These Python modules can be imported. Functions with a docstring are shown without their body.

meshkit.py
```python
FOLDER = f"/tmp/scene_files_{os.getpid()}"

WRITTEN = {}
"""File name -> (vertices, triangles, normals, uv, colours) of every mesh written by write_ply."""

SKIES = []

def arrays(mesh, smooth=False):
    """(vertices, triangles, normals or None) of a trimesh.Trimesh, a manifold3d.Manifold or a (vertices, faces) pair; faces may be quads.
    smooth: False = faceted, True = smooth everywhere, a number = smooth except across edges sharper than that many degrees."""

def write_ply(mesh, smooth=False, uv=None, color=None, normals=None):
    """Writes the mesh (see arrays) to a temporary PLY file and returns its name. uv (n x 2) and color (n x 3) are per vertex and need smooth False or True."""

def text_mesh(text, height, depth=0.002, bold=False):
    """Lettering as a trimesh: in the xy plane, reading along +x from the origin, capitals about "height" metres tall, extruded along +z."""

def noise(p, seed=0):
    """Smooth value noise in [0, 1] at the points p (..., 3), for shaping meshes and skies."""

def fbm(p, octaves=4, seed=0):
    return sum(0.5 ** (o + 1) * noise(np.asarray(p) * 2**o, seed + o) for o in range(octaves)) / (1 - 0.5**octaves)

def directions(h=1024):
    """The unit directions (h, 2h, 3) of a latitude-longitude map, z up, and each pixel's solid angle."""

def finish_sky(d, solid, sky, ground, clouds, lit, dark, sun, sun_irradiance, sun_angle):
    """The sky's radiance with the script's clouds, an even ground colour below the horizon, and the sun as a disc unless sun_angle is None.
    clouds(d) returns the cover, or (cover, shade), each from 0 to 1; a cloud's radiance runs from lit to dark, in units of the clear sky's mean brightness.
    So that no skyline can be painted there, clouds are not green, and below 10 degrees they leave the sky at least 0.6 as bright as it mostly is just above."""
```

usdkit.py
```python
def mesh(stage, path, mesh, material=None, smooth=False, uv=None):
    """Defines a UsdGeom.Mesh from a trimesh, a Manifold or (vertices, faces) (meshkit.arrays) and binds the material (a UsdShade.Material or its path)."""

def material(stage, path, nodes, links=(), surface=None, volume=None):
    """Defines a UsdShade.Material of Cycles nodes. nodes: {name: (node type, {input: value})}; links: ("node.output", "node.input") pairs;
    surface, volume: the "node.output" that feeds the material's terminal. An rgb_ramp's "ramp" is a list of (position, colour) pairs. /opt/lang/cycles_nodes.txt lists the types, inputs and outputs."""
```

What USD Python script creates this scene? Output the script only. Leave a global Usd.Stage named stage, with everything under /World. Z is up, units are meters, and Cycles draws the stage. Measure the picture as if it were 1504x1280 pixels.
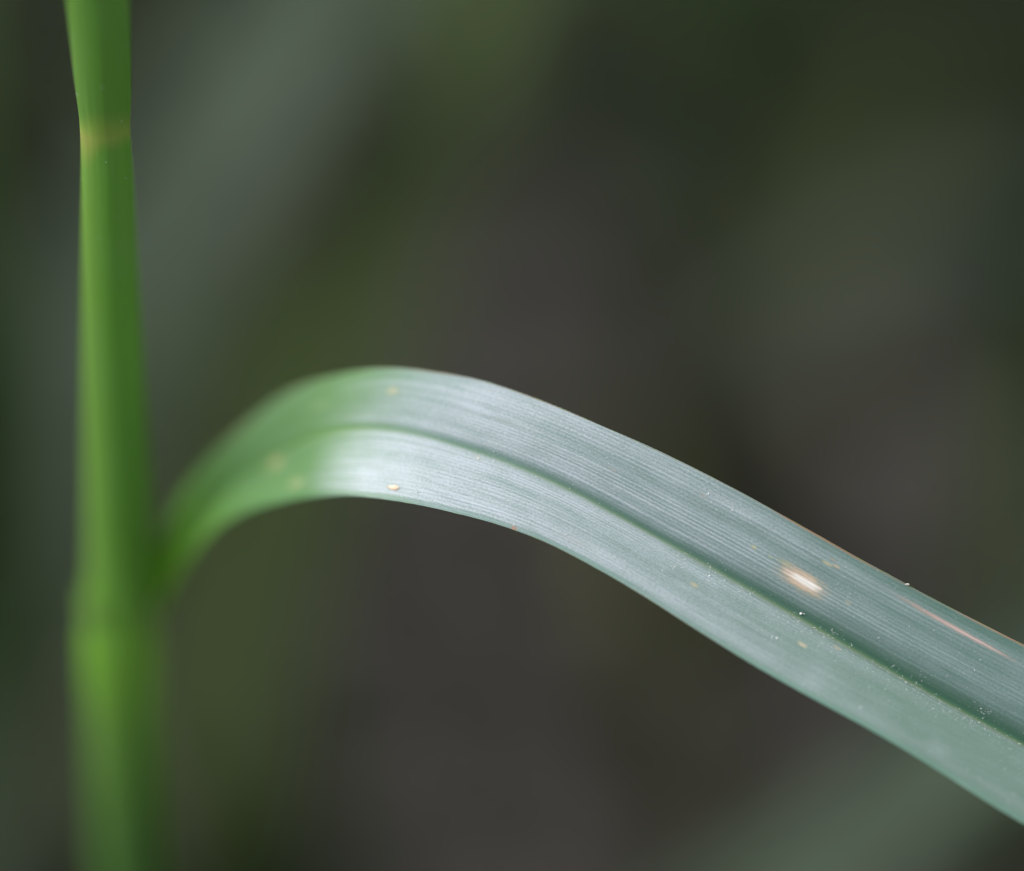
import math, random
import numpy as np, trimesh, usdkit, meshkit
from scipy.interpolate import CubicSpline, PchipInterpolator
from pxr import Usd, UsdGeom, UsdLux, UsdShade, Gf, Sdf, Vt

stage = Usd.Stage.CreateInMemory()
UsdGeom.SetStageUpAxis(stage, UsdGeom.Tokens.z)
UsdGeom.SetStageMetersPerUnit(stage, 1.0)
UsdGeom.Xform.Define(stage, '/World'); UsdGeom.Scope.Define(stage, '/World/Looks')
rng = np.random.default_rng(7); random.seed(7)

# ---------------------------------------------------------------- camera
PITCH = math.radians(35); D = 0.35; FRAME = 0.12; ASP = 1280 / 1504; FH = 0.45
fw = np.array([0, math.cos(PITCH), -math.sin(PITCH)]); rt = np.array([1.0, 0, 0]); up = np.array([0, math.sin(PITCH), math.cos(PITCH)])
CAM = np.array([0, 0, FH]) - fw * D
PX = FRAME / 1504
def at(x, y, d):
    "the point that a ray through photo position (x, y) reaches d metres in front of the lens"
    return CAM + fw * d + rt * ((x - 752) * PX * d / D) - up * ((y - 640) * PX * d / D)
cam = UsdGeom.Camera.Define(stage, '/World/camera')
cam.AddTransformOp().Set(Gf.Matrix4d(*rt, 0, *up, 0, *(-fw), 0, *CAM, 1))
cam.CreateHorizontalApertureAttr(36.0); cam.CreateVerticalApertureAttr(36.0 * ASP)
cam.CreateFocalLengthAttr(36.0 * D / FRAME)
cam.CreateClippingRangeAttr(Gf.Vec2f(0.01, 100))
cam.CreateFStopAttr(2.3); cam.CreateFocusDistanceAttr(D)
cam.CreateExposureAttr(1.8)

# ---------------------------------------------------------------- light
SUN = np.array([-0.60, 0.12, 0.78]); SUN /= np.linalg.norm(SUN)
sun = UsdLux.DistantLight.Define(stage, '/World/sun')
z = SUN; x = np.cross([0, 1, 0], z); x /= np.linalg.norm(x); y = np.cross(z, x)
sun.AddTransformOp().Set(Gf.Matrix4d(*x, 0, *y, 0, *z, 0, 0, 0, 3, 1))
sun.CreateIntensityAttr(0.32); sun.CreateAngleAttr(28.0); sun.CreateColorAttr(Gf.Vec3f(1.0, 0.95, 0.87))
sun.CreateNormalizeAttr(True)
# bright thin overcast: grey-white cloud over most of a clear sky
sky = usdkit.material(stage, '/World/Looks/sky', {
    's': ('sky_texture', {'sky_type': 'single_scattering', 'sun_disc': False, 'sun_elevation': math.asin(SUN[2]), 'sun_rotation': math.atan2(SUN[0], SUN[1])}),
    'tc': ('texture_coordinate', {}), 'n': ('noise_texture', {'scale': 2.2, 'detail': 5.0}), 'cr': ('map_range', {'from_min': 0.35, 'from_max': 0.6, 'to_min': 0.55, 'to_max': 0.95, 'clamp': True}),
    'bw': ('rgb_to_bw', {}), 'cl': ('mix', {'mix_type': 'multiply', 'fac': 1.0, 'color2': (0.99, 1.0, 0.99)}), 'mx': ('mix', {'mix_type': 'mix'}),
    'b': ('background_shader', {'strength': 0.07})},
    [('s.color', 'bw.color'), ('bw.val', 'cl.color1'), ('tc.generated', 'n.vector'), ('n.fac', 'cr.value'), ('cr.result', 'mx.fac'), ('s.color', 'mx.color1'), ('cl.color', 'mx.color2'), ('mx.color', 'b.color')], surface='b.background')
dome = UsdLux.DomeLight.Define(stage, '/World/sky')
UsdShade.MaterialBindingAPI.Apply(dome.GetPrim()).Bind(sky)

# ---------------------------------------------------------------- helpers
used = {}
def path_of(name, parent=None):
    base = (str(parent.GetPath()) if parent else '/World') + '/' + name
    n = used.get(base, 0); used[base] = n + 1
    return base if n == 0 else f'{base}_{n:03d}'
def tag(p, label=None, cat=None, group=None, kind=None):
    p = p.GetPrim() if hasattr(p, 'GetPrim') else p
    for k, v in (('label', label), ('category', cat), ('group', group), ('kind', kind)):
        if v: p.SetCustomDataByKey(k, v)
    return p
def empty(name, loc, label, cat, group=None):
    x = UsdGeom.Xform.Define(stage, path_of(name)); x.AddTranslateOp().Set(Gf.Vec3d(*map(float, loc)))
    return tag(x, label, cat, group)
def put(name, v, f, mat, parent=None, origin=(0, 0, 0), normals=None, attrs={}, smooth=True):
    m = usdkit.mesh(stage, path_of(name, parent), (np.asarray(v) - np.asarray(origin), f), mat, smooth=smooth if normals is None else False)
    if normals is not None:
        m.CreateNormalsAttr(Vt.Vec3fArray.FromNumpy(np.asarray(normals, np.float32))); m.SetNormalsInterpolation('vertex')
    api = UsdGeom.PrimvarsAPI(m)
    for k, a in attrs.items():
        a = np.asarray(a, np.float32)
        if a.ndim == 1: api.CreatePrimvar(k, Sdf.ValueTypeNames.FloatArray, 'vertex').Set(Vt.FloatArray.FromNumpy(a))
        else: api.CreatePrimvar(k, Sdf.ValueTypeNames.Color3fArray, 'vertex').Set(Vt.Vec3fArray.FromNumpy(a))
    return m.GetPrim()
def grid_faces(n, m, wrap=False):
    i, j = np.meshgrid(np.arange(n - 1), np.arange(m if wrap else m - 1), indexing='ij'); k = (j + 1) % m
    q = np.stack([i * m + j, i * m + k, (i + 1) * m + k, (i + 1) * m + j], -1).reshape(-1, 4)
    return np.vstack([q[:, [0, 1, 2]], q[:, [0, 2, 3]]])
def vnormals(v, f):
    n = np.zeros_like(v); c = np.cross(v[f[:, 1]] - v[f[:, 0]], v[f[:, 2]] - v[f[:, 0]])
    for k in range(3): np.add.at(n, f[:, k], c)
    return n / np.maximum(np.linalg.norm(n, axis=1, keepdims=True), 1e-30)
def n1(x, seed): x = np.asarray(x, float); return meshkit.noise(np.stack([x, 0 * x + 0.37, 0 * x + 0.61], -1), seed)
def n2(x, y, seed): x, y = np.broadcast_arrays(np.asarray(x, float), np.asarray(y, float)); return meshkit.noise(np.stack([x, y, 0 * x + 0.5], -1), seed)
def sstep(a, b, x): t = np.clip((np.asarray(x, float) - a) / (b - a), 0, 1); return t * t * (3 - 2 * t)

# ---------------------------------------------------------------- materials
def simple(name, color, rough=0.5, spec=0.4, noise_scale=40, vary=0.35, trans=0.0, bump=0.0):
    c = np.array(color)
    nodes = {'g': ('geometry', {}), 'n': ('noise_texture', {'scale': noise_scale, 'detail': 5.0, 'roughness': 0.6}),
             'r': ('rgb_ramp', {'ramp': [(0.3, tuple(c * (1 - vary))), (0.5, tuple(c)), (0.7, tuple(np.minimum(c * (1 + vary), 1)))]}),
             'p': ('principled_bsdf', {'roughness': rough, 'specular_ior_level': spec})}
    links = [('g.position', 'n.vector'), ('n.fac', 'r.fac'), ('r.color', 'p.base_color')]
    out = 'p.BSDF'
    if bump:
        nodes['b'] = ('bump', {'strength': 0.6, 'distance': bump}); links += [('n.fac', 'b.height'), ('b.normal', 'p.normal')]
    if trans:
        nodes['t'] = ('translucent_bsdf', {}); nodes['m'] = ('mix_closure', {'fac': trans})
        links += [('r.color', 't.color'), ('p.BSDF', 'm.closure1'), ('t.BSDF', 'm.closure2')]; out = 'm.closure'
    return usdkit.material(stage, '/World/Looks/' + name, nodes, links, surface=out)

# leaf: colour of tissue and marks from the mesh, fine grain, wax bloom and micro relief procedural in leaf coordinates
def leaf_material(name, trans, sheen=.10, spec=.14, rough=.66):
    return usdkit.material(stage, '/World/Looks/' + name, {
        'c': ('attribute', {'attribute': 'tissue'}), 'w': ('attribute', {'attribute': 'wax'}), 'uv': ('attribute', {'attribute': 'leafcoord'}),
        'm1': ('mapping', {'mapping_type': 'point', 'scale': (1800, 60, 1)}), 'n1': ('noise_texture', {'scale': 1.0, 'detail': 4.0, 'roughness': 0.6}),
        'm2': ('mapping', {'mapping_type': 'point', 'scale': (5200, 3000, 1)}), 'n2': ('noise_texture', {'scale': 1.0, 'detail': 3.0, 'roughness': 0.7}),
        'm3': ('mapping', {'mapping_type': 'point', 'scale': (420, 160, 1)}), 'n3': ('noise_texture', {'scale': 1.0, 'detail': 6.0, 'roughness': 0.65}),
        'a1': ('map_range', {'from_min': 0.25, 'from_max': 0.75, 'to_min': 0.75, 'to_max': 1.2}),
        'a2': ('map_range', {'from_min': 0.3, 'from_max': 0.75, 'to_min': 0.68, 'to_max': 1.38}),
        'a3': ('map_range', {'from_min': 0.3, 'from_max': 0.7, 'to_min': 0.82, 'to_max': 1.15}),
        'k1': ('math', {'math_type': 'multiply'}), 'k2': ('math', {'math_type': 'multiply'}), 'k3': ('math', {'math_type': 'multiply', 'use_clamp': True}),
        'wc': ('color', {'value': (0.53, 0.60, 0.66)}),
        'mx': ('mix', {'mix_type': 'mix'}),
        'b': ('bump', {'strength': 0.5, 'distance': 0.00006}),
        'p': ('principled_bsdf', {'roughness': rough, 'specular_ior_level': spec, 'sheen_weight': sheen, 'sheen_roughness': 0.4}),
        't': ('translucent_bsdf', {}), 'ms': ('mix_closure', {'fac': trans})},
        [('uv.vector', 'm1.vector'), ('uv.vector', 'm2.vector'), ('uv.vector', 'm3.vector'), ('m1.vector', 'n1.vector'), ('m2.vector', 'n2.vector'), ('m3.vector', 'n3.vector'),
         ('n1.fac', 'a1.value'), ('n2.fac', 'a2.value'), ('n3.fac', 'a3.value'), ('w.fac', 'k1.value1'), ('a1.result', 'k1.value2'), ('k1.value', 'k2.value1'), ('a2.result', 'k2.value2'),
         ('k2.value', 'k3.value1'), ('a3.result', 'k3.value2'), ('k3.value', 'mx.fac'), ('c.color', 'mx.color1'), ('wc.color', 'mx.color2'), ('mx.color', 'p.base_color'),
         ('n2.fac', 'b.height'), ('b.normal', 'p.normal'), ('c.color', 't.color'), ('p.BSDF', 'ms.closure1'), ('t.BSDF', 'ms.closure2')], surface='ms.closure')
M_leaf = leaf_material('waxy_leaf', 0.12)
M_stem = leaf_material('green_stem', 0.10, 0.0, .22, .5)
M_under = simple('leaf_underside', (0.11, 0.26, 0.05), 0.5, 0.3, 600, 0.2, 0.15)
M_wax = simple('wax_crystal', (0.76, 0.77, 0.78), 0.35, 0.6, 900, 0.05)
M_tooth = simple('margin_tooth', (0.72, 0.68, 0.6), 0.4, 0.4, 900, 0.1)
M_flake = simple('dry_flake', (0.80, 0.60, 0.44), 0.5, 0.3, 1500, 0.2)

# ---------------------------------------------------------------- ground
def gz(x, y): return 0.035 * (meshkit.fbm(np.stack([np.asarray(x) * 5, np.asarray(y) * 5, 0 * np.asarray(x) + .3], -1), 5, 3) - 0.5)
e = np.concatenate([-np.geomspace(60, 2.2, 24)[:-1], np.linspace(-2.2, 2.2, 260), np.geomspace(2.2, 60, 24)[1:]])
gx, gy = np.meshgrid(e, e + 0.8, indexing='ij')
gv = np.stack([gx, gy, gz(gx, gy)], -1).reshape(-1, 3)
M_soil = simple('dark_soil', (0.025, 0.0243, 0.0205), 0.95, 0.08, 14, 0.45, bump=0.006)
tag(put('ground', gv, grid_faces(len(e), len(e)), M_soil), 'dark brown soil far out of focus behind the leaf', kind='structure')

# ---------------------------------------------------------------- the grass plant in focus
# stem: (photo y, left edge, right edge); it stands upright, so lower is farther
P0Y = 165
def stem_depth(yy):
    Y = (np.asarray(yy, float) - P0Y) * PX
    h = Y / (math.cos(PITCH) - (Y + (P0Y - 640) * PX) * math.sin(PITCH) / D)
    return D + h * math.sin(PITCH)
prof = np.array([(-700, 18, 168), (-300, 60, 180), (-120, 83, 186), (0, 98, 190), (60, 104, 191.5), (110, 109, 192.5), (150, 114, 192.5), (172, 116.5, 191.5), (186, 117.5, 191), (205, 118.5, 192), (260, 119.5, 196),
                 (340, 120, 200), (430, 121, 204.5), (520, 122, 209), (620, 124, 214), (720, 126, 219), (800, 128, 222), (860, 128, 224), (900, 123, 225), (935, 122, 227), (975, 124, 227), (1040, 130, 226), (1120, 134, 228), (1250, 141, 233), (1450, 158, 240), (1700, 170, 250), (2200, 194, 268), (3000, 225, 290)], float)
cl, cr = PchipInterpolator(prof[:, 0], prof[:, 1]), PchipInterpolator(prof[:, 0], prof[:, 2])
def stem_ring(yy):
    d = float(stem_depth(yy)); a, b = at(cl(yy), yy, d), at(cr(yy), yy, d)
    return (a + b) / 2, np.linalg.norm(b - a) / 2
S0, _ = stem_ring(1000)
ys = np.concatenate([np.arange(-680, -40, 20), np.arange(-40, 1300, 3.0), np.arange(1300, 3000, 50)])
cen, rad = map(np.array, zip(*[stem_ring(q) for q in ys]))
low = cen[-1]; steps = np.linspace(0, 1, 12)[1:]                # the stem goes on to the ground
base = np.array([low[0] + 0.002, low[1], -0.01])
plant = empty('grass_plant', base * [1, 1, 0], 'upright bright green grass stem with one arching blue-green waxy leaf', 'grass plant')
O = base * [1, 1, 0]
def stem_tube(parts, seg=180):
    ang = np.linspace(0, 2 * np.pi, seg, endpoint=False)
    c = np.vstack([cen[:1] + [0, 0, .004], cen, low + (base - low) * steps[:, None]]); yy = np.concatenate([[ys[0]], ys, 3000 + 500 * steps])
    r = np.concatenate([[.0004], rad, np.full(len(steps), rad[-1])])
    r = r + 0.00016 * sstep(893, 915, yy)                        # the sheath wraps the stem
    flute = 0.004 * np.cos(ang * 9 + 0.6) + 0.0025 * np.cos(ang * 22 + 1.3)
    rr = r[:, None] * (1 + flute[None] * (1 - np.exp(-((yy[:, None] - 180) / 25) ** 2)))
    v = np.stack([c[:, 0, None] + rr * np.cos(ang), c[:, 1, None] + rr * np.sin(ang), np.broadcast_to(c[:, 2, None], rr.shape)], -1).reshape(-1, 3)
    A, Y = np.meshgrid(ang, yy); f = grid_faces(len(c), seg, True); n = vnormals(v, f)
    if (n[seg * 300 + 135] @ np.array([0, -1, 0])) < 0: f, n = f[:, ::-1], -n
    T, Wx = t_stem(A, Y).reshape(-1, 3), nowax(A, Y).ravel(); lc = np.stack([A * .0035, -Y * PX, 0 * A], -1).reshape(-1, 3)
    yf = Y.ravel()[f].mean(1)
    for name, y0, y1, label in parts:
        idx, inv = np.unique(f[(yf >= y0) & (yf < y1)], return_inverse=True)
        p = put(name, v[idx], inv.reshape(-1, 3), M_stem, plant, O, normals=n[idx], attrs={'tissue': T[idx], 'wax': Wx[idx], 'leafcoord': lc[idx]})
        if label: tag(p, label)
G_light, G_mid, G_dark = np.array([.150, .33, .026]), np.array([.150, .39, .022]), np.array([.110, .335, .017])
def mixc(a, b, t): return a + (b - a) * np.asarray(t)[..., None]
front = 1.5 * np.pi                                              # the angle facing the camera; smaller = towards the left
def stripes(A, Y, s):                                            # pale lengthwise bands between the veins
    b = n1(A / 0.11 + 50, s) * 0.55 + n1(A / 0.035 + 9, s + 1) * 0.45 + 0.25 * (n2(A / 0.05, Y / 260, s + 2) - 0.5)
    return sstep(0.25, 0.8, b)
def t_stem(A, Y):
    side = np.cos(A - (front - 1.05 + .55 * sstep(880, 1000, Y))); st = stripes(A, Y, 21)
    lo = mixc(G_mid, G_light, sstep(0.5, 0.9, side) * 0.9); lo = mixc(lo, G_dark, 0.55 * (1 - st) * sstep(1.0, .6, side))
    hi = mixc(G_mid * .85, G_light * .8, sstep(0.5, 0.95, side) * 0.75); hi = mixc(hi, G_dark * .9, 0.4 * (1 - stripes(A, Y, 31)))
    edge = 172 - 12 * np.cos((A - front - .15) * 1.5) + 5 * (n1(A * 4, 35) - .5)
    hi = mixc(hi, np.array([.27, .41, .045]), 0.85 * sstep(edge - 20, edge + 16, Y))
    tan_ = mixc(np.array([.29, .42, .05]), np.array([.37, .38, .08]), sstep(0.3, 1, np.cos(A - (front - 1.2))) * (0.4 + .6 * n2(A * 5, Y / 7, 41)))
    lo = mixc(tan_, lo, sstep(182, 211 + 34 * sstep(.4, 1, np.cos(A - (front - 1.2))), Y + 12 * (n1(A / .09, 36) - .5)))
    c = mixc(hi, lo, sstep(174, 194, Y))
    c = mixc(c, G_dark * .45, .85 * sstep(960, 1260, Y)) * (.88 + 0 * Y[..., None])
    return mixc(c, np.array([.165, .40, .014]), sstep(820, 935, Y) * sstep(1060, 950, Y) * .8)
nowax = lambda A, Y: 0.03 + 0.04 * n2(A * 3, Y / 60, 61) + 0 * A
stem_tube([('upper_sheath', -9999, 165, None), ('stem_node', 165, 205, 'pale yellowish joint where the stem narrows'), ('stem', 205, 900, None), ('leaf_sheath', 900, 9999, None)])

# leaf blade. rows: upper edge, midrib, lower edge as (photo x, y, mm behind the plane of focus)
def sd(y, k): return (float(stem_depth(y)) - D) * 1000 + k
R = [((203, 920, sd(920, .6)), (221, 938, sd(938, 0)), (206, 952, sd(952, -1.2))),
     ((211, 872, sd(872, 1.4)), (230, 896, sd(896, 0)), (225, 918, sd(918, -1.8))),
     ((225, 812, sd(812, 1.6)), (244, 836, sd(836, -.2)), (253, 860, sd(860, -2.6))),
     ((266, 728, 35.5), (284, 764, 32.2), (300, 794, 28.6)),
     ((330, 650, 28.5), (344, 708, 24.5), (364, 751, 20)),
     ((398, 592, 25), (405, 668, 20), (432, 734, 13.5)),
     ((470, 557, 17), (464, 640, 13), (490, 728, 7)),
     ((550, 541, 10), (525, 629, 8), (545, 731, 3)),
     ((630, 545, 6), (595, 633, 4.8), (610, 741, 1)),
     ((710, 560, 3.5), (668, 652, 2.8), (665, 753, 0)),
     ((800, 590, 1.6), (750, 680, 1.5), (735, 772, -1)),
     ((900, 632, .6), (850, 725, .8), (820, 806, -1.8)),
     ((1010, 683, .2), (960, 785, .5), (920, 860, -2.6)),
     ((1120, 740, 0), (1070, 846, .3), (1030, 930, -3.4)),
     ((1240, 808, 0), (1190, 914, .2), (1150, 1002, -4.2)),
     ((1360, 873, 0), (1310, 983, .1), (1270, 1068, -4.9)),
     ((1480, 935, .2), (1430, 1050, .1), (1390, 1140, -5.4)),
     ((1600, 998, .6), (1550, 1115, .3), (1510, 1214, -5.6)),
     ((1780, 1100, 2), (1735, 1215, 1.5), (1700, 1310, -4)),
     ((2150, 1330, 7), (2110, 1430, 6.5), (2085, 1510, 2)),
     ((2600, 1640, 16), (2580, 1700, 16), (2560, 1750, 13)),
     ((2950, 1960, 26), (2948, 1966, 26), (2946, 1972, 25.8))]
E3 = np.array([[at(p[0], p[1], D + p[2] / 1000) for p in row] for row in R])
par = np.concatenate([[0], np.cumsum(np.linalg.norm(np.diff(E3[:, 1], axis=0), axis=1))])   # metres along the midrib
spl = CubicSpline(par, E3.reshape(len(R), 9))
s_frame = par[17]
vs = np.concatenate([np.linspace(0, par[5], 130, endpoint=False), np.linspace(par[5], s_frame, 900, endpoint=False), np.linspace(s_frame, par[-1], 160)])
H = 150; us = np.linspace(-1, 1, 2 * H + 1)                      # -1 upper edge, 0 midrib, 1 lower edge
E = spl(vs).reshape(len(vs), 3, 3)
U, M, L = E[:, 0], E[:, 1], E[:, 2]
tan = np.gradient(M, vs, axis=0); tan /= np.linalg.norm(tan, axis=1, keepdims=True)
nrm = np.cross(U - L, tan); nrm /= np.linalg.norm(nrm, axis=1, keepdims=True)
if (nrm[600] @ fw) > 0: nrm = -nrm
ua = us[None, :, None]
pos = np.where(ua < 0, M[:, None] + (U - M)[:, None] * -ua, M[:, None] + (L - M)[:, None] * ua)
V_, U_ = np.meshgrid(vs, us, indexing='ij')
# vein ridges, unevenly spaced
def veins(side, count, seed):
    r = np.random.default_rng(seed); c = np.cumsum(r.uniform(0.7, 1.35, count)); c = 0.075 + (c - c[0]) / (c[-1] - c[0]) * 0.90
    x = np.abs(us); h = np.zeros_like(us)
    k = np.clip(np.searchsorted(c, x) - 1, 0, count - 2); t = (x - c[k]) / (c[k + 1] - c[k])
    h = 0.5 + 0.5 * np.cos(2 * np.pi * t)
    amp = r.uniform(0.45, 1.0, count); a = amp[k] * (1 - t) + amp[np.minimum(k + 1, count - 1)] * t
    sub = 0.25 * (0.5 + 0.5 * np.cos(6 * np.pi * t))
    return np.where((x > c[0]) & (x < c[-1]), h ** 1.5 * a * (.55 + .9 * np.abs(np.sin(11 * x + count)))+ sub, 0)
vein = np.where(us < 0, veins(-1, 19, 3), veins(1, 18, 4))
rise = sstep(0.0, 0.02, vs)[:, None]
wide = np.linalg.norm(U - L, axis=1)[:, None]; sc = np.clip(wide / 0.016, 0.1, 1.3)
grow = sstep(par[8], par[16], V_)                                     # the trough beside the midrib deepens along the leaf
arch = 0.0010 * np.where(U_ < 0, (-U_) * (1 + U_), 0.9 * U_ * (1 - U_)) * 4 * 0.35
groove = -(0.00010 + 0.00078 * grow) * np.exp(-(np.where(U_ < 0, U_ / (0.085 + 0.11 * grow), U_ / 0.055)) ** 2)
lip = (0.00004 + 0.00016 * grow) * np.exp(-((U_ - 0.095) / 0.05) ** 2)
vis = (.7 + .3 * sstep(par[8], par[10], V_)) * (0.35 + 0.9 * n2(V_ * 28, U_ * 3.5 + 9, 5)) * np.where(U_ < 0, 1 - .35 * sstep(par[13], par[17], V_), 1 - 0.6 * sstep(par[10], par[13], V_))
rel = 0.000035 * vein[None] * vis
und = 0.00022 * (n2(V_ * 55, U_ * 2.2 + 7, 6) - .5) + 0.00008 * (n2(V_ * 260, U_ * 9 + 3, 8) - .5)
pos = pos + nrm[:, None] * (sc * (arch + groove + lip) + rise * (rel + und))[..., None]
from scipy.ndimage import gaussian_filter1d
bl = np.exp(-(U_ / .13) ** 2)[..., None]                          # the fold at the midrib is rounded, not a crease
pos = pos * (1 - bl) + gaussian_filter1d(pos, 6, axis=1, mode='nearest') * bl
# finely toothed, slightly uneven margins
edge_w = np.clip((np.abs(U_) - 0.985) / 0.015, 0, 1)
tooth = (np.abs(((V_ * 1700 + 3 * n1(V_ * 150, 11)) % 1)) ** 2) * 0.00009 * n1(V_ * 400, 12) + 0.00022 * (n1(V_ * 130, 14) - 0.5) - 0.00022 * sstep(.80, .93, n1(V_ * 210 + 40, 16))
outw = np.where(U_[..., None] < 0, (U - M)[:, None], (L - M)[:, None]); outw = outw / np.maximum(np.linalg.norm(outw, axis=-1, keepdims=True), 1e-9)
pos = pos + outw * (edge_w * tooth * rise)[..., None]
nv, nu = V_.shape
F = grid_faces(nv, nu); Vt3 = pos.reshape(-1, 3); N = vnormals(Vt3, F)
flip = (N[nu * 600 + 60] @ fw) > 0
if flip: F = F[:, ::-1]; N = -N
# photo position of each surface point on the leaf as built, to place the marks where the photo has them
rel_c = pos - CAM; dep = rel_c @ fw
QX = 752 + (rel_c @ rt) / dep * D / PX; QY = 640 - (rel_c @ up) / dep * D / PX
def find(x, y):
    k = np.argmin((QX - x) ** 2 + (QY - y) ** 2); i, j = divmod(k, nu); return i, j
seg_len = np.where(U_ < 0, np.linalg.norm(U - M, axis=1)[:, None], np.linalg.norm(L - M, axis=1)[:, None])
ACR = U_ * seg_len                                               # metres across from the midrib
# tissue colour
row = lambda k: np.interp(k, np.arange(len(par)), par)
base_g = mixc(np.array([.165, .41, .022]) + 0 * V_[..., None], np.array([.075, .215, .030]), sstep(row(1.5), row(4.5), V_))
base_g = mixc(base_g, np.array([.050, .165, .105]), sstep(row(6.6), row(9), V_))
base_g = mixc(base_g, mixc(np.array([.050, .150, .105]), np.array([.080, .185, .115]), (U_ > 0) * 1.0), sstep(par[10], par[14], V_) * 0.9)
base_g = base_g * (0.86 + 0.28 * n2(V_ * 30, U_ * 3 + 20, 15))[..., None]
# translucent pale green margin along the lower edge, brown dry margin along the upper one
base_g = mixc(base_g, np.array([.12, .28, .20]), sstep(0.90, 0.975, U_) * (.25 + .45 * sstep(row(8), row(11), V_)))
mar = sstep(-0.962, -0.993, U_ + 0.012 * (n1(V_ * 220, 17) - .5)) * (0.35 + 0.65 * sstep(.35, .7, n1(V_ * 170, 18)))
base_g = mixc(base_g, np.array([.36, .22, .14]), mar * .85)
marL = sstep(0.985, 0.998, U_) * sstep(.45, .7, n1(V_ * 140, 19)) * 0.7
base_g = mixc(base_g, np.array([.35, .30, .18]), marL)
# darker tissue over the midrib
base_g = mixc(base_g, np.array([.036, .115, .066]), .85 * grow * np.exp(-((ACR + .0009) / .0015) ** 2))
# yellow-green midrib line just below the trough
rib = np.exp(-((ACR - 0.00026) / 0.00036) ** 2) * sstep(0.03, 0.06, V_)
base_g = mixc(base_g, np.array([.21, .31, .11]), rib * (0.18 + .6 * n2(V_ * 420, ACR * 9000, 23) * n1(V_ * 60, 24) ** .5))
# vein lines: paler ridge, greener furrow
# wax bloom, rubbed thin in the trough and near the stem, thickest over the bend
row = lambda k: np.interp(k, np.arange(len(par)), par)
onset = np.where(U_ < 0, row(7.25 - .9 * U_), row(7.15 - 1.1 * U_)) + 0.004 * (n1(U_ * 7 + 4, 25) - .5) + 0.006 * (n1(U_ * 26, 26) - .5)
soft = np.where(U_ < 0, .012, .0085)
wax = sstep(-1, 1, (V_ - onset) / soft) * 0.78 + 0.14 * sstep(0.01, 0.05, V_)
wax *= 1 - np.where(U_ < 0, 0.56, 0.66) * sstep(par[10], par[16], V_)
wax *= 1 + 0.42 * (vein[None] - .55) * vis
wax *= 0.78 + 0.44 * n2(V_ * 18, U_ * 5 + 31, 27) - .22 * np.exp(-((U_ + .70 - .12 * n1(V_ * 20, 28)) / .13) ** 2) * sstep(par[9], par[11], V_)
wax *= 1 - (0.72 + .2 * grow) * np.exp(-(np.where(U_ < 0, U_ / (0.08 + 0.12 * grow), U_ / .045)) ** 2)
wax *= 1 - 0.5 * sstep(0.89, 0.96, U_) ; wax *= 1 - 0.55 * sstep(-0.80, -0.93, U_) * sstep(0.09, 0.13, V_); wax *= 1 - mar
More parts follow.
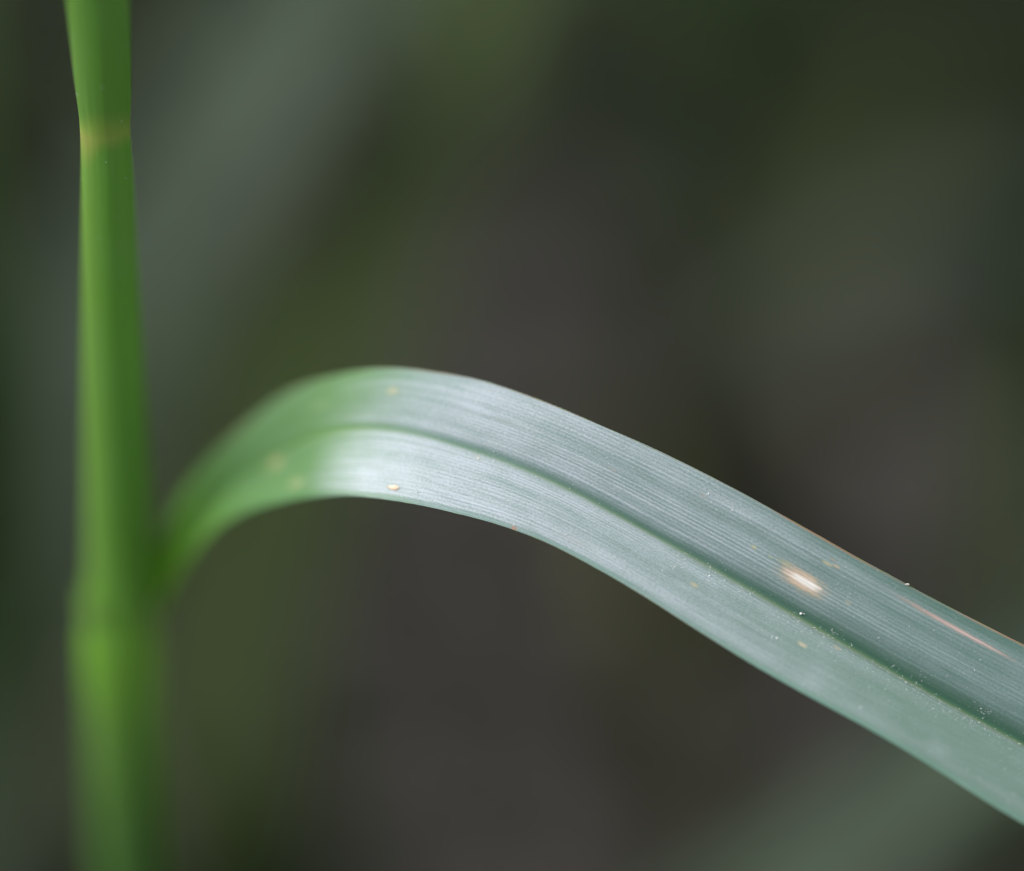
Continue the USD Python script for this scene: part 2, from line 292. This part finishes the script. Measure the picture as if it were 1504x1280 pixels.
# marks: (x, y, half length mm, half width mm, colour, strength, soft)
mark_id = np.zeros(V_.shape, int); spots = []
tanpx = math.atan2(600, 1050)
def mark(x, y, hl, hw, halo, core=None, strength=1.0, core_k=0.5, name='leaf_spot', label=None, seed=0, tilt=0.0, wk=1.0):
    global base_g, wax
    i, j = find(x, y); w = slice(*np.searchsorted(vs, [vs[i] - hl * .0028, vs[i] + hl * .0028]))      # only the rows near the mark
    dv = (V_[w] - vs[i]) * 1000; du = (ACR[w] - ACR[i, j]) * 1000 - tilt * dv
    wob = 1 + 0.35 * (n2(du * 14 + seed, dv * .8, 72) - .5) + 0.5 * (n2(dv * 2.2 + seed, du * 5 + seed, 70) - .5) + 0.5 * (n1(du * 6 + seed * 3, 71) - .5)
    r = np.sqrt((dv / hl) ** 2 + (du / hw) ** 2) / wob
    k = sstep(1.42, 0.38, r) * strength
    base_g[w] = mixc(base_g[w], np.array(halo), k); wax[w] = wax[w] * (1 - wk * k)
    if core is not None:
        rc = np.sqrt(((dv - .12 * hl) / (hl * .78)) ** 2 + ((du + .05 * hw) / (hw * core_k)) ** 2) / wob
        kc = sstep(1.25, 0.35, rc) * (.62 + .38 * sstep(.25, .6, n2(du * 9 + seed, dv * .5, 73)))
        base_g[w] = mixc(base_g[w], np.array(core), kc); wax[w] = wax[w] * (1 - kc)
    spots.append((name, label)); mid = mark_id[w]; mid[(r < 1.0) & (mid == 0)] = len(spots)
mark(1178, 853, 3.0, 1.15, (.70, .53, .39), (.95, .92, .89), 1.0, 0.5, label='largest bleached spot, white with a tan rim', seed=1)
mark(1401, 922, 7.8, .30, (.46, .35, .31), (.60, .47, .45), 0.9, 0.5, name='leaf_streak', label='long thin pinkish dead streak near the upper edge', seed=4)
for (x, y, a, b, c, s) in [(1216, 828, .75, .2, (.60, .56, .36), .75), (1229, 832, .5, .22, (.60, .48, .34), .7), (1223, 822, .4, .14, (.5, .36, .22), .5), (1153, 826, .9, .35, (.50, .50, .28), .4),
                           (1108, 804, .35, .22, (.66, .60, .33), .7), (1131, 818, .45, .16, (.5, .58, .34), .6), (1020, 860, .6, .3, (.60, .52, .36), .7), (1178, 947, .6, .28, (.62, .55, .38), .75),
                           (1230, 952, .5, .24, (.60, .48, .36), .5), (577, 574, .7, .5, (.55, .50, .32), .7), (405, 680, 1.6, 1.0, (.42, .40, .20), .75), (436, 710, 1.8, .7, (.42, .45, .24), .55),
                           (755, 776, .45, .3, (.6, .25, .2), .7), (703, 673, .6, .3, (.72, .68, .62), .6), (1032, 728, .6, .3, (.62, .5, .5), .4), (900, 690, .7, .25, (.60, .52, .5), .4),
                           (470, 596, 1.4, .5, (.3, .42, .2), .4), (1245, 885, .5, .3, (.55, .5, .4), .45), (845, 795, 2.8, .45, (.55, .45, .38), .3), (740, 618, 2.0, .4, (.62, .55, .55), .3)]:
    mark(x, y, a, b, c, None, s, seed=x * .37)
blotch = sstep(.58, .80, n2(V_ * 240, ACR * 420 + 60, 81)) * sstep(.35, .7, n2(V_ * 45, ACR * 150 + 20, 82))
wax = np.clip(wax * (1 - .12 * sstep(par[9], par[11], V_)) + .11 * blotch * sstep(par[9], par[11], V_), 0, 1)
tissue = np.clip(base_g, 0.005, 1).reshape(-1, 3); waxf = wax.ravel()
lcoord = np.stack([ACR, V_, 0 * V_], -1).reshape(-1, 3)
# split the upper surface into blade, midrib and marks (they share their borders)
qi, qj = np.meshgrid(np.arange(nv - 1), np.arange(nu - 1), indexing='ij')
fid = mark_id[:-1, :-1].copy()
fid[(fid == 0) & (np.abs(ACR[:-1, :-1] - 0.0001) < 0.00048 * sc[:-1]) & (V_[:-1, :-1] > .004)] = -1
fid = np.concatenate([fid.ravel(), fid.ravel()])
def sub(sel):
    f = F[sel]; idx, inv = np.unique(f, return_inverse=True); return idx, inv.reshape(-1, 3)
def surface(name, sel, parent):
    idx, f = sub(sel)
    return put(name, Vt3[idx], f, M_leaf, parent, O, normals=N[idx], attrs={'tissue': tissue[idx], 'wax': waxf[idx], 'leafcoord': lcoord[idx]})
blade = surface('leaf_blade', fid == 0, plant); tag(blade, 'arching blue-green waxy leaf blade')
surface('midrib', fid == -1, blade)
for k, (name, label) in enumerate(spots):
    if (fid == k + 1).sum() > 6:
        p = surface(name, fid == k + 1, blade)
        if label: tag(p, label)
# underside with real thickness, thickest under the midrib
st = np.unique(np.append(np.arange(0, nv, 4), nv - 1)); su = np.arange(0, nu, 5)
thick = 0.00022 * (1 - np.abs(us[su]) ** 6) + 0.0009 * np.exp(-(us[su] / .09) ** 2)
Nn = N.reshape(nv, nu, 3)
lowv = pos[st][:, su] - Nn[st][:, su] * (thick[None] * np.minimum(sc[st], 1))[..., None]
fl = grid_faces(len(st), len(su)); fl = fl if flip else fl[:, ::-1]
put('leaf_underside', lowv.reshape(-1, 3), fl, M_under, blade, O)

# wax crystals and dust grains on the leaf, many along the midrib
def grains(pts, nrms, rad, name, mat, label=None):
    ico = trimesh.creation.icosahedron(); v0 = np.array(ico.vertices); f0 = np.array(ico.faces); vv, ff = [], []
    for k, (p, n, r) in enumerate(zip(pts, nrms, rad)):
        w = v0 * rng.uniform(.6, 1.3, v0.shape[0])[:, None] * rng.uniform(.7, 1.4, 3)
        vv.append(p + n * r * .4 + w * r); ff.append(f0 + 12 * k)
    p = put(name, np.vstack(vv), np.vstack(ff), mat, blade, O, smooth=False)
    return tag(p, label, kind='stuff')
ii, jj = [], []
for _ in range(520):                                             # scattered
    ii.append(int(rng.integers(300, 1030))); jj.append(int(rng.integers(6, nu - 6)))
for _ in range(620):                                             # beside the midrib
    i = int(np.clip(rng.triangular(330, 950, 1030), 0, nv - 1)); ii.append(i); jj.append(int(np.clip(H + 9 + rng.normal(0, 9) + abs(rng.normal(0, 8)), 6, nu - 6)))
for cx, cy, n, sp in [(1176, 901, 5, 2), (1225, 930, 26, 7), (1440, 1046, 40, 12), (1140, 935, 8, 4), (1060, 745, 26, 14), (1300, 850, 30, 18), (985, 830, 20, 9), (1250, 870, 16, 14), (1345, 1000, 18, 12), (1050, 730, 14, 10)]:
    for _ in range(n):
        i, j = find(cx + rng.normal(0, sp), cy + rng.normal(0, sp * .6)); ii.append(i); jj.append(j)
ii, jj = np.array(ii), np.array(jj)
rr = np.abs(rng.lognormal(math.log(0.000029), 0.42, len(ii)))
grains(pos[ii, jj], Nn[ii, jj], rr, 'wax_grain', M_wax, 'tiny white wax and dust grains on the leaf')
ij = [find(1176, 902), find(891, 672), find(702, 674), find(1141, 938)]
grains([pos[a] for a in ij], [Nn[a] for a in ij], [.00014, .00009, .0001, .0001], 'wax_lump', M_wax)
# small dry flake stuck near the lower edge, and the torn bit of margin
def pebble(x, y, a, b, h, name, mat, label, twist=0.0):
    i, j = find(x, y); p, n = pos[i, j], Nn[i, j]; t = tan[i]; t = t - n * (t @ n); t /= np.linalg.norm(t); c = np.cross(n, t)
    t, c = t * math.cos(twist) + c * math.sin(twist), c * math.cos(twist) - t * math.sin(twist)
    s = trimesh.creation.icosphere(subdivisions=3); q = np.array(s.vertices)
    k = 1 + .35 * (meshkit.fbm(q * 1.7 + x, 3, 5) - .5); q = q * k[:, None]
    w = 0.62 + 0.38 * np.tanh(2.2 * q[:, 0] + .6)               # drop shape: one end pointed
    v = p + n * (h * .35) + np.outer(q[:, 0] * a, t) + np.outer(q[:, 1] * b * w, c) + np.outer(q[:, 2] * h, n)
    return tag(put(name, v, np.array(s.faces), mat, blade, O), label)
pebble(577, 716.5, .00078, .00034, .00016, 'dry_flake', M_flake, 'small tan drop-shaped flake near the lower edge')
pebble(1333, 857, .00030, .00014, .00016, 'torn_margin', M_tooth, 'tiny pale torn bit on the upper margin', .5)
# hairs on the stem edge
hv, hf = [], []
for (x, y, side) in [(116, 130, -1), (117, 258, -1), (119, 295, -1), (110, 43, -1), (113, 131, -1), (155, 109, 0), (182, 165, 0), (188, 250, 0), (150, 330, 0), (190, 60, 0), (120, 340, -1), (160, 220, 0), (175, 300, 0)]:
    c, r = stem_ring(y); xx = float(np.clip((x - (cl(y) + cr(y)) / 2) / ((cr(y) - cl(y)) / 2), -1, 1)); a = front + math.asin(xx * .97)
    n = np.array([math.cos(a), math.sin(a), 0]); k = len(hv) * 12
    ico = trimesh.creation.icosahedron(); hv.append(c + n * r * 1.008 + np.array(ico.vertices) * [.00005, .00005, .00008]); hf.append(np.array(ico.faces) + k)
tag(put('stem_grain', np.vstack(hv), np.vstack(hf), M_wax, plant, O, smooth=False), 'tiny pale grains on the upper stem', kind='stuff')
# collar: the ligule rim where blade meets sheath
tor = []
c0, r0 = stem_ring(885)
aa = np.linspace(-0.9, 2.2 * math.pi - 2.6, 60)
ring = np.array([c0 + np.array([math.cos(a), math.sin(a), 0]) * (r0 + .0003) + [0, 0, .0006 * math.sin(2 * a)] for a in aa])
th = np.linspace(0, 2 * np.pi, 10, endpoint=False)
col = np.array([[q + np.array([math.cos(a) * math.cos(t) * .00028, math.sin(a) * math.cos(t) * .00028, math.sin(t) * .0026]) for t in th] for q, a in zip(ring, aa)])
cA, cY = np.meshgrid(aa, th, indexing='ij')
put('leaf_collar', col.reshape(-1, 3), grid_faces(len(aa), 10, True), M_stem, plant, O, attrs={'tissue': np.tile([.13, .28, .022], (len(aa) * 10, 1)), 'wax': np.full(len(aa) * 10, .06), 'leafcoord': np.stack([cA * .003, cY * .001, 0 * cA], -1).reshape(-1, 3)})

# ---------------------------------------------------------------- grasses behind, far out of focus
def bg_mat(name, color, trans=.12): return simple(name, color, .5, .12, 60, .22, trans)
M_bg = {'grey': bg_mat('grey_green_blade', (.062, .086, .060)), 'green': bg_mat('green_blade', (.058, .086, .030)), 'deep': bg_mat('deep_green_blade', (.021, .042, .007)), 'olive': bg_mat('olive_blade', (.050, .056, .020)),
        'pale': bg_mat('pale_blade', (.062, .078, .060)), 'dry': bg_mat('dry_blade', (.05, .04, .03))}
M_rib = bg_mat('pale_midrib', (.065, .08, .045))
def bg_blade(label, mat, pts, width, facing=None, taper=(1, 1), name='grass_shoot', roll=0.0):
    "pts: world points from the root to the tip"
    P = np.array(pts, float); s = np.concatenate([[0], np.cumsum(np.linalg.norm(np.diff(P, axis=0), axis=1))]); cs = CubicSpline(s, P)
    n = 80; t = np.linspace(0, s[-1], n); c = cs(t); T = cs(t, 1); T /= np.linalg.norm(T, axis=1, keepdims=True)
    fc = np.array(-fw + np.array([0, 0, .5]) if facing is None else facing, float)
    W = np.cross(T, fc); W /= np.linalg.norm(W, axis=1, keepdims=True); Nn_ = np.cross(W, T)
    q = t / s[-1]; w = width / 2 * np.minimum(1, .35 + q * 4) * np.minimum(1, ((1 - q) * 2.2) ** .7 + .002)
    x = np.linspace(-1, 1, 15)
    topv = c[:, None] + W[:, None] * (x[None, :, None] * w[:, None, None]) + Nn_[:, None] * ((np.abs(x) * .22 - .1 * x ** 2)[None, :, None] * w[:, None, None])
    botv = topv - Nn_[:, None] * (.0004 * (1 - np.abs(x) ** 4) + .0010 * np.exp(-(x / .15) ** 2))[None, :, None]
    f = grid_faces(n, 15); v = np.vstack([topv.reshape(-1, 3), botv.reshape(-1, 3)]); f = np.vstack([f[:, ::-1], f + n * 15])
    o = P[0] * [1, 1, 0] + [0, 0, P[0][2]]
    e_ = empty(name, o, label, 'grass blade')
    put('blade', v, f, M_bg[mat], e_, o)
    rb = c[:, None] - Nn_[:, None] * (.0009 - .0001) + W[:, None] * (np.cos(np.linspace(0, 2 * np.pi, 8, endpoint=False))[None, :, None] * np.minimum(.0009, w * .2)[:, None, None]) + Nn_[:, None] * (np.sin(np.linspace(0, 2 * np.pi, 8, endpoint=False))[None, :, None] * .0009)
    put('midrib', rb.reshape(-1, 3), grid_faces(n, 8, True), M_rib, e_, o)
    return e_
def G(x, y): return np.array([x, y, gz(np.array([x]), np.array([y]))[0] - .004])
# broad grey-green blade rising behind the stem to the upper right
bg_blade('broad grey-green blurred blade slanting up behind the upper stem', 'grey',
         [G(-.36, .22), at(-60, 1150, .70), at(70, 680, .62), at(170, 440, .60), at(330, 190, .59), at(520, -80, .62), at(740, -250, .66), at(1000, -300, .74)], .040)
bg_blade('green blurred blade rising above the bend of the leaf', 'green',
         [G(-.17, .72), at(200, 1150, .95), at(370, 820, .76), at(500, 500, .66), at(610, 240, .62), at(715, -60, .62), at(800, -260, .64), at(860, -380, .66)], .056)
bg_blade('grey-green blurred blade crossing the lower right corner under the leaf', 'grey',
         [G(.04, .18), at(640, 1730, .60), at(960, 1440, .53), at(1235, 1250, .51), at(1435, 1085, .51), at(1650, 890, .54), at(1950, 790, .60), at(2300, 790, .7)], .021)
bg_blade('deep green blurred blade along the left edge behind the stem', 'deep',
         [G(-.26, .55), at(-10, 1250, .75), at(0, 950, .56), at(-25, 500, .50), at(-60, 0, .50), at(-140, -400, .52)], .028)
bg_blade('pale grey-green blurred blade at the right above the leaf', 'pale',
         [G(.42, 1.0), at(1720, 480, .95), at(1520, 340, .82), at(1360, 330, .76), at(1190, 430, .76), at(1040, 620, .80)], .046)
bg_blade('olive blurred blade below the middle of the leaf', 'olive',
         [G(.17, .62), at(1080, 1330, .85), at(1010, 1130, .78), at(960, 930, .76), at(920, 760, .78), at(880, 600, .82)], .036)
bg_blade('deep green blurred blade in the top right corner', 'deep',
         [G(.36, 1.2), at(1640, 600, 1.2), at(1420, 240, 1.1), at(1220, 60, 1.0), at(1060, -60, .98), at(850, -160, 1.0)], .10)
bg_blade('deep green blurred blade between the stem and the lower leaf', 'green',
         [G(-.20, .75), at(330, 1330, .98), at(370, 1000, .84), at(340, 640, .78), at(270, 300, .78), at(160, 60, .82)], .03)
bg_blade('dark blurred blade in the lower right corner', 'deep',
         [G(.26, .62), at(1540, 1500, .9), at(1480, 1250, .85), at(1500, 900, .82), at(1560, 600, .84), at(1640, 400, .9)], .04)
bg_blade('dark blurred blade in the lower left corner', 'deep',
         [G(-.30, .70), at(90, 1500, .98), at(50, 1260, .88), at(-40, 1080, .84), at(-180, 960, .84)], .075)

bg_blade('olive blurred blade right of the leaf bend, farther off than the pale one', 'olive',
         [G(.10, .95), at(1080, 800, 1.02), at(1120, 600, .94), at(1180, 440, .90), at(1290, 240, .90), at(1420, 90, .95)], .055)
bg_blade('green blurred blade low in the frame just right of the stem', 'deep',
         [G(-.10, .50), at(400, 1420, .84), at(410, 1230, .80), at(400, 1060, .78), at(350, 900, .80)], .05)

# low weeds and dead leaves on the soil: far out of focus, read as one mass each
def leaf_bits(name, mat, n, seed, size, zr, keep, label):
    r = np.random.default_rng(seed); vv, ff = [], []
    lx = np.array([0, .25, .6, 1.0]); lw = np.array([.05, .30, .26, .02])
    while len(vv) < n:
        x, y = r.uniform(-.9, .9), r.uniform(.0, 1.9)
        if r.random() > keep(x, y): continue
        a = r.uniform(0, 6.28); sz = size * r.uniform(.6, 1.4); tilt = r.normal(0, .35)
        d = np.array([math.cos(a) * math.cos(tilt), math.sin(a) * math.cos(tilt), math.sin(tilt)]); w = np.cross([r.normal(0, .3), r.normal(0, .3), 1], d); w /= np.linalg.norm(w); nn = np.cross(d, w)
        p = np.array([x, y, gz(np.array([x]), np.array([y]))[0] + r.uniform(*zr)])
        q = [p + d * (sz * t) + w * (s * ww * sz) + nn * (sz * (.18 * t * (1 - t) * 2 - .08 * (1 - abs(s)))) for t, ww in zip(lx, lw) for s in (-1, 0, 1)]
        k = len(vv) * 12; vv.append(np.array(q)); ff.append(grid_faces(4, 3) + k)
    return tag(put(name, np.vstack(vv), np.vstack(ff), mat), label, 'ground cover', kind='stuff')
def green_zone(x, y):                                            # the weeds stand thick to the back right and to the left; bare brown soil and dead leaves between
    p = meshkit.fbm(np.array([[x * 6, y * 6, .7]]), 3, 91)[0] - .5
    return float(max(sstep(-.04, .06, .75 * x + .40 * (y - .80) + .25 * p), sstep(-.07, -.15, x + .3 * p)))
leaf_bits('ground_weeds', bg_mat('weed_leaf', (.014, .027, .0075)), 2600, 5, .05, (.0, .07), lambda x, y: .9 * green_zone(x, y) + .02, 'low green weeds spread over the dark soil, fully out of focus')
leaf_bits('leaf_litter', bg_mat('dead_leaf', (.061, .058, .053), .05), 2600, 6, .045, (.0, .02), lambda x, y: .95 - .8 * green_zone(x, y), 'brown grey dead leaves lying on the soil, fully out of focus')
